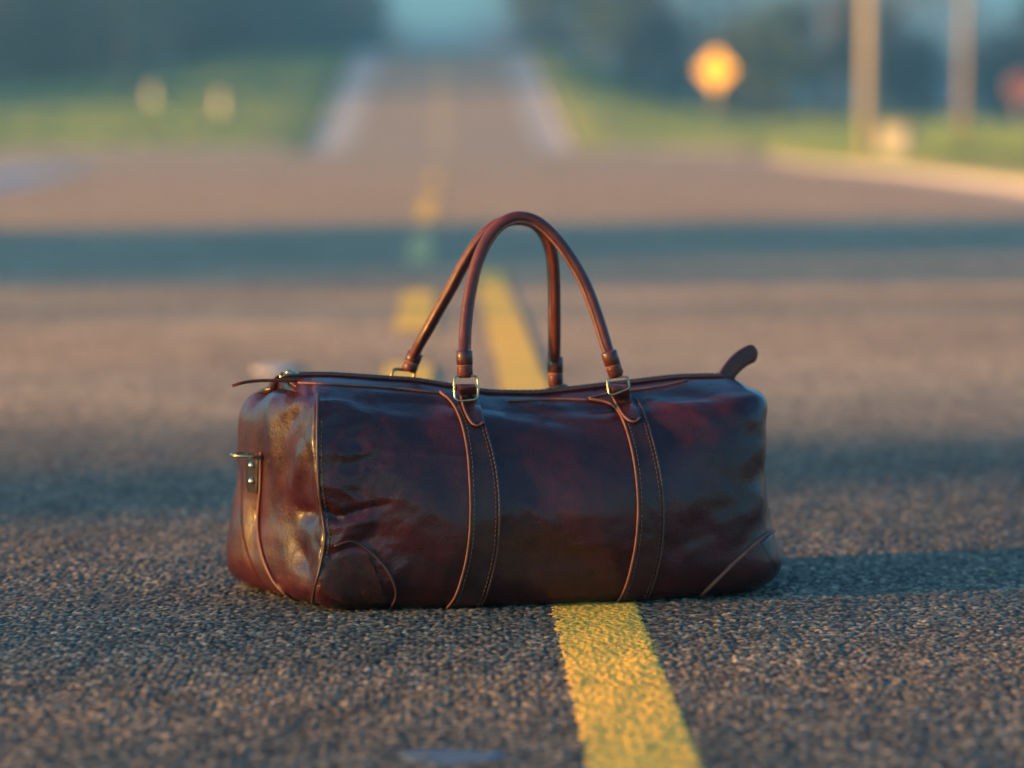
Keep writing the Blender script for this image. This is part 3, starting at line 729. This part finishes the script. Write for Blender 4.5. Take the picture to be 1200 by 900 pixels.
def limb_mesh(name, mat, Ht, r0, nl, seed, spread=.45, start=.3, sub=3):
    r_ = random.Random(seed); m = MB(); N_ = 9; tr_ = []
    for i in range(N_):
        q = i/(N_-1); tr_.append(Vector((math.sin(q*3+seed)*.12*Ht*.1, math.cos(q*2.3+seed)*.1*Ht*.1, -.3+q*(Ht*.9))))
    m.tube(tr_, [r0*(1.25 if i == 0 else 1-.85*i/(N_-1)) for i in range(N_)], 8); tips = []
    for k in range(nl):
        q = start+(.95-start)*k/nl; base_ = tr_[int(q*(N_-1))].lerp(tr_[min(N_-1, int(q*(N_-1))+1)], (q*(N_-1)) % 1)
        a = k*2.4+r_.random(); L = Ht*spread*(1-q*.6)*(.7+.5*r_.random())
        P_ = [base_, base_+Vector((math.cos(a)*L*.4, math.sin(a)*L*.4, L*.22)), base_+Vector((math.cos(a)*L*.8, math.sin(a)*L*.8, L*.55))]
        rr_ = r0*.42*(1-q*.6); m.tube(P_, [rr_, rr_*.65, rr_*.2], 6); tips.append(P_[2])
        for j in range(sub):
            b = P_[1].lerp(P_[2], r_.random()); e = b+Vector((r_.gauss(0, .5), r_.gauss(0, .5), .6+r_.random()*.5))*L*.35; m.tube([b, (b+e)/2+Vector((0, 0, .1)), e], [rr_*.4, rr_*.28, rr_*.08], 5); tips.append(e)
    me = bpy.data.meshes.new(name); me.from_pydata(m.v, [], m.f); me.update(); me.shade_smooth(); me.materials.append(mat); return me, tips
KINDS = {}
def conifer(seed, Ht, rad, low=.06, n=300, per=14):
    tm, tips = limb_mesh('trunk', M_BARKD, Ht, Ht*.016, 6, seed, .1, .2, 1)
    def sh(r_):
        q = low+(1-low)*r_.random()**1.15; R0 = rad*(1-q)**.8*(.72+.4*r_.random()); a = r_.random()*6.283; rr_ = R0*math.sqrt(r_.random()*.85+.15)
        return math.cos(a)*rr_, math.sin(a)*rr_, q*Ht, .09*Ht*(1.1-q)
    return tm, crown_mesh('crown', M_LEAFD, n, per, sh, .020*Ht+.05, seed)
def broad(seed, Ht, rad, mat, n, per, low=.35, size=.22, bark=None, rt=.022):
    tm, tips = limb_mesh('trunk', bark or M_BARK, Ht, Ht*rt, 11, seed, .42, low*.8)
    def sh(r_):
        if r_.random() < .6: t = r_.choice(tips); return t.x+r_.gauss(0, .4), t.y+r_.gauss(0, .4), t.z+r_.gauss(0, .4), rad*.32
        a = r_.random()*6.283; z = r_.random()*2-1; rr_ = rad*math.sqrt(1-z*z*.9)*r_.random()**.4
        return math.cos(a)*rr_, math.sin(a)*rr_, Ht*(low+1)/2+z*Ht*(1-low)/2, rad*.30
    return tm, crown_mesh('crown', mat, n, per, sh, size, seed)
KINDS['conifer'] = [conifer(1, 13, 3.4), conifer(2, 10, 3.2)]
KINDS['bare'] = [broad(3, 13, 4.6, M_LEAFB, 130, 9, .25, .16), broad(4, 11, 4.0, M_LEAFB, 120, 8, .22, .15)]
KINDS['green'] = [broad(5, 10, 4.2, M_LEAFG, 260, 14, .16, .24, M_BARKD), broad(6, 7.5, 3.6, M_LEAFD, 260, 14, .08, .22, M_BARKD)]
NAME = {'conifer': ('conifer_tree', 'dark evergreen conifer'), 'bare': ('bare_tree', 'bare brown twiggy tree'), 'green': ('broadleaf_tree', 'bushy green broadleaf tree')}
def tree(kind, var, p, sc, label, group, rz=None):
    t = empty(NAME[kind][0], p, rnd.random()*6.28 if rz is None else rz); t.scale = (sc, sc, sc*(.92+.16*rnd.random()))
    tag(t, label, 'tree', group); tm, cm = KINDS[kind][var]
    for nm, me in (('trunk', tm), ('crown', cm)):
        o = bpy.data.objects.new(nm, me); COL.objects.link(o); o.parent = t
    return t
GL = 'trees behind the left verge'; GR = 'trees behind the right verge'; GH = 'trees beside the top of the hill road'; GN = 'roadside trees left of the bag whose shadows cross the road'
LEFT = [(-70,160,'conifer',1.0),(-20,156,'green',1.0),(40,160,'conifer',1.1),(95,158,'green',.9),(150,134,'bare',1.0),(190,150,'bare',1.0),(230,162,'green',1.0),(262,165,'conifer',.9),(300,185,'green',.95),(340,200,'bare',1.0),(372,205,'bare',.9),(120,175,'conifer',1.2),(215,185,'conifer',1.2),(330,195,'conifer',1.1),(20,180,'conifer',1.2),(400,215,'green',1.0)]
RIGHT = [(655,165,'green',.8),(690,175,'bare',1.1),(730,150,'green',.7),(775,142,'green',.62),(820,140,'bare',1.0),(865,136,'green',.6),(915,134,'green',.58),(965,138,'bare',1.1),(1010,140,'green',.65),(1070,146,'green',.6),(1125,150,'bare',1.0),(1175,140,'green',.6),(1230,150,'conifer',.8),(740,200,'bare',1.2),(850,205,'bare',1.2),(950,210,'bare',1.2),(1050,215,'bare',1.2),(700,230,'bare',1.2)]
HILL = [(425,260,'green',.9),(405,240,'conifer',.9),(612,255,'bare',1.0),(636,235,'green',.8),(600,320,'bare',1.0),(432,330,'bare',1.1)]
LM = {'conifer': ['tall narrow dark conifer', 'broad dark conifer'], 'bare': ['bare brown twiggy tree', 'thinner bare brown tree'], 'green': ['bushy green tree', 'low dark bushy tree']}
MARKS = [(-30, 'cut by the picture\'s left edge'), (60, 'near the picture\'s left edge'), (135, 'left of the two marker posts'), (178, 'behind the further marker post'), (215, 'between the two marker posts'), (258, 'behind the closer marker post'), (320, 'between marker posts and hill road'), (385, 'by the hill road\'s left gutter'), (430, 'left of the hilltop'),
         (600, 'right of the hilltop'), (660, 'by the hill road\'s right gutter'), (730, 'between hill road and warning sign'), (790, 'just left of the warning sign'), (838, 'behind the warning sign'), (890, 'just right of the warning sign'), (950, 'between warning sign and pale pole'), (1017, 'behind the pale pole'), (1070, 'between the two poles'), (1130, 'behind the darker pole'), (1178, 'behind the red sign'), (1230, 'cut by the picture\'s right edge')]
used = set()
for lst, grp in ((LEFT, GL), (RIGHT, GR), (HILL, GH)):
    for i, (u, D_, kd, sc) in enumerate(lst):
        var = i % 2; q = foot(u, D_, 0); mk = min(MARKS, key=lambda a: abs(a[0]-u))[1]
        row_ = ' in the back row ' if D_ >= 180 else ' in the front row '
        lab = LM[kd][var]+row_+mk
        while lab in used: lab = lab.replace(LM[kd][var], 'next '+LM[kd][var])
        used.add(lab); tree(kd, var, q, sc, lab, grp)

# trees just outside the left of the frame: their trunks and low crowns throw the bands of shade across the road
KINDS['tall'] = [broad(11, 15, 4.4, M_LEAFB, 90, 8, .62, .16, None, .026), broad(12, 16, 4.2, M_LEAFB, 90, 8, .62, .15, None, .026)]; NAME['tall'] = ('bare_tree', 'tall bare tree')
def shade_tree(D_, L, kind, var, sc, label):
    y = D_ - L*math.tan(R(SUN_TRAVEL)); tree(kind, var, (-L, y, 0), sc, label, GN)
shade_tree(13.2, 26, 'conifer', 1, 1.02, 'dense low conifer on the left verge, shading the road behind the bag')
shade_tree(13.6, 30, 'conifer', 0, .95, 'narrow conifer beside the dense one, left of the picture')
def poplar(seed, Ht, rad, n):
    tm, tips = limb_mesh('trunk', M_BARK, Ht, .10, 14, seed, .028, .12, 2)
    def sh(r_):
        q = .12+.86*r_.random(); a = r_.random()*6.283; rr_ = rad*math.sqrt(r_.random())*(1.15-q*.7)
        return math.cos(a)*rr_, math.sin(a)*rr_, q*Ht, .26
    return tm, crown_mesh('crown', M_LEAFB, n, 6, sh, .20, seed)
KINDS['poplar'] = [poplar(21, 15, .32, 110), poplar(22, 15, .6, 70)]; NAME['poplar'] = ('poplar_tree', 'narrow poplar')
for kd, D_, L, var, sc in (('poplar', 4.25, 36, 0, .95), ('tall', 2.86, 58, 1, .80), ('tall', 9.9, 80, 0, 1.5)):
    shade_tree(D_, L, kd, var, sc, ('narrow leafless poplar' if kd == 'poplar' else 'tall bare roadside tree')+' left of the picture, shading the road '+('in front of the bag' if D_ < 3 else 'just behind the bag' if D_ < 5 else 'well behind the bag'))
for i in range(11):
    y = 196+i*9; x = -9.5-2.5*(i % 3); tree('conifer', i % 2, (x, y, float(verge(x, y))), .85, LM['conifer'][i % 2]+' in the row left of the upper hill road', 'conifers along the upper hill road')

for i in range(13):                   # unseen conifers added left of the frame to shade the trees behind the verge
    y = 126+i*6.5; x = -46-4*(i % 3); tree('conifer', i % 2, (x, y, float(verge(x, y))), 1.45, 'tall dark conifer added out of view on the left for shade', 'unseen conifers added for shade')

# far wooded hills closing the view, and the grass blades of the verges
hx = np.linspace(-330, 330, 90); hy = np.linspace(640, 750, 14); Xg, Yg = np.meshgrid(hx, hy)
hh_ = (27*np.exp(-((Xg-5)/120)**2)+17*np.exp(-((Xg+190)/90)**2)+15*np.exp(-((Xg-210)/100)**2)+1.6*np.sin(Xg*.21)*np.sin(Yg*.13)+1.2*np.sin(Xg*.53+2))*np.sin(np.clip((Yg-640)/110, 0, 1)*math.pi*.5)
tag(link('hills', grid_mesh('hills', Xg, Yg, hh_-.5), M_HILL), 'far blue wooded hills closing the view', kind='structure')
rg_ = np.random.RandomState(8); bv = []; bf = []
for k in range(60000):
    y = 60+rg_.rand()**.8*125; x = (EL(y)-.35-rg_.rand()**1.25*26) if rg_.rand() < .5 else (ER(y)+.4+rg_.rand()**1.25*20)
    if x < -9 and 61 < y < 105: continue
    z = float(verge(x, y))+(.0 if x < 0 else .10); a = rg_.rand()*6.283; w = .05+.06*rg_.rand(); h = (.12+.30*rg_.rand()**1.5)*min(1, max(.3, abs(x-(EL(y) if x < 0 else ER(y)))/6)); lx, ly = (rg_.rand(2)-.5)*h*.7
    n = len(bv); bv += [(x-math.cos(a)*w, y-math.sin(a)*w, z), (x+math.cos(a)*w, y+math.sin(a)*w, z), (x+lx, y+ly, z+h)]; bf.append((n, n+1, n+2))
me = bpy.data.meshes.new('grass'); me.from_pydata(bv, [], bf); me.update()
tag(link('grass', me, M_BLADE, None, False), 'sunlit grass on the verges', 'grass', kind='stuff')

# ------------------------------------------------------------------ the air
m = MB(); m.box((0, 340, 16.5), (1000, 960, 37)); hz = m.build('haze', None, None, False); tag(hz, 'thin blue evening haze over the whole place', kind='stuff')
mh = bpy.data.materials.new('haze'); mh.use_nodes = True; nh = mh.node_tree
nh.nodes.remove(nh.nodes['Principled BSDF']); pv = nh.nodes.new('ShaderNodeVolumePrincipled')
pv.inputs['Color'].default_value = (.34, .80, .96, 1); pv.inputs['Density'].default_value = HAZE; pv.inputs['Anisotropy'].default_value = 0.6
nh.links.new(pv.outputs[0], nh.nodes['Material Output'].inputs['Volume']); hz.data.materials.append(mh)
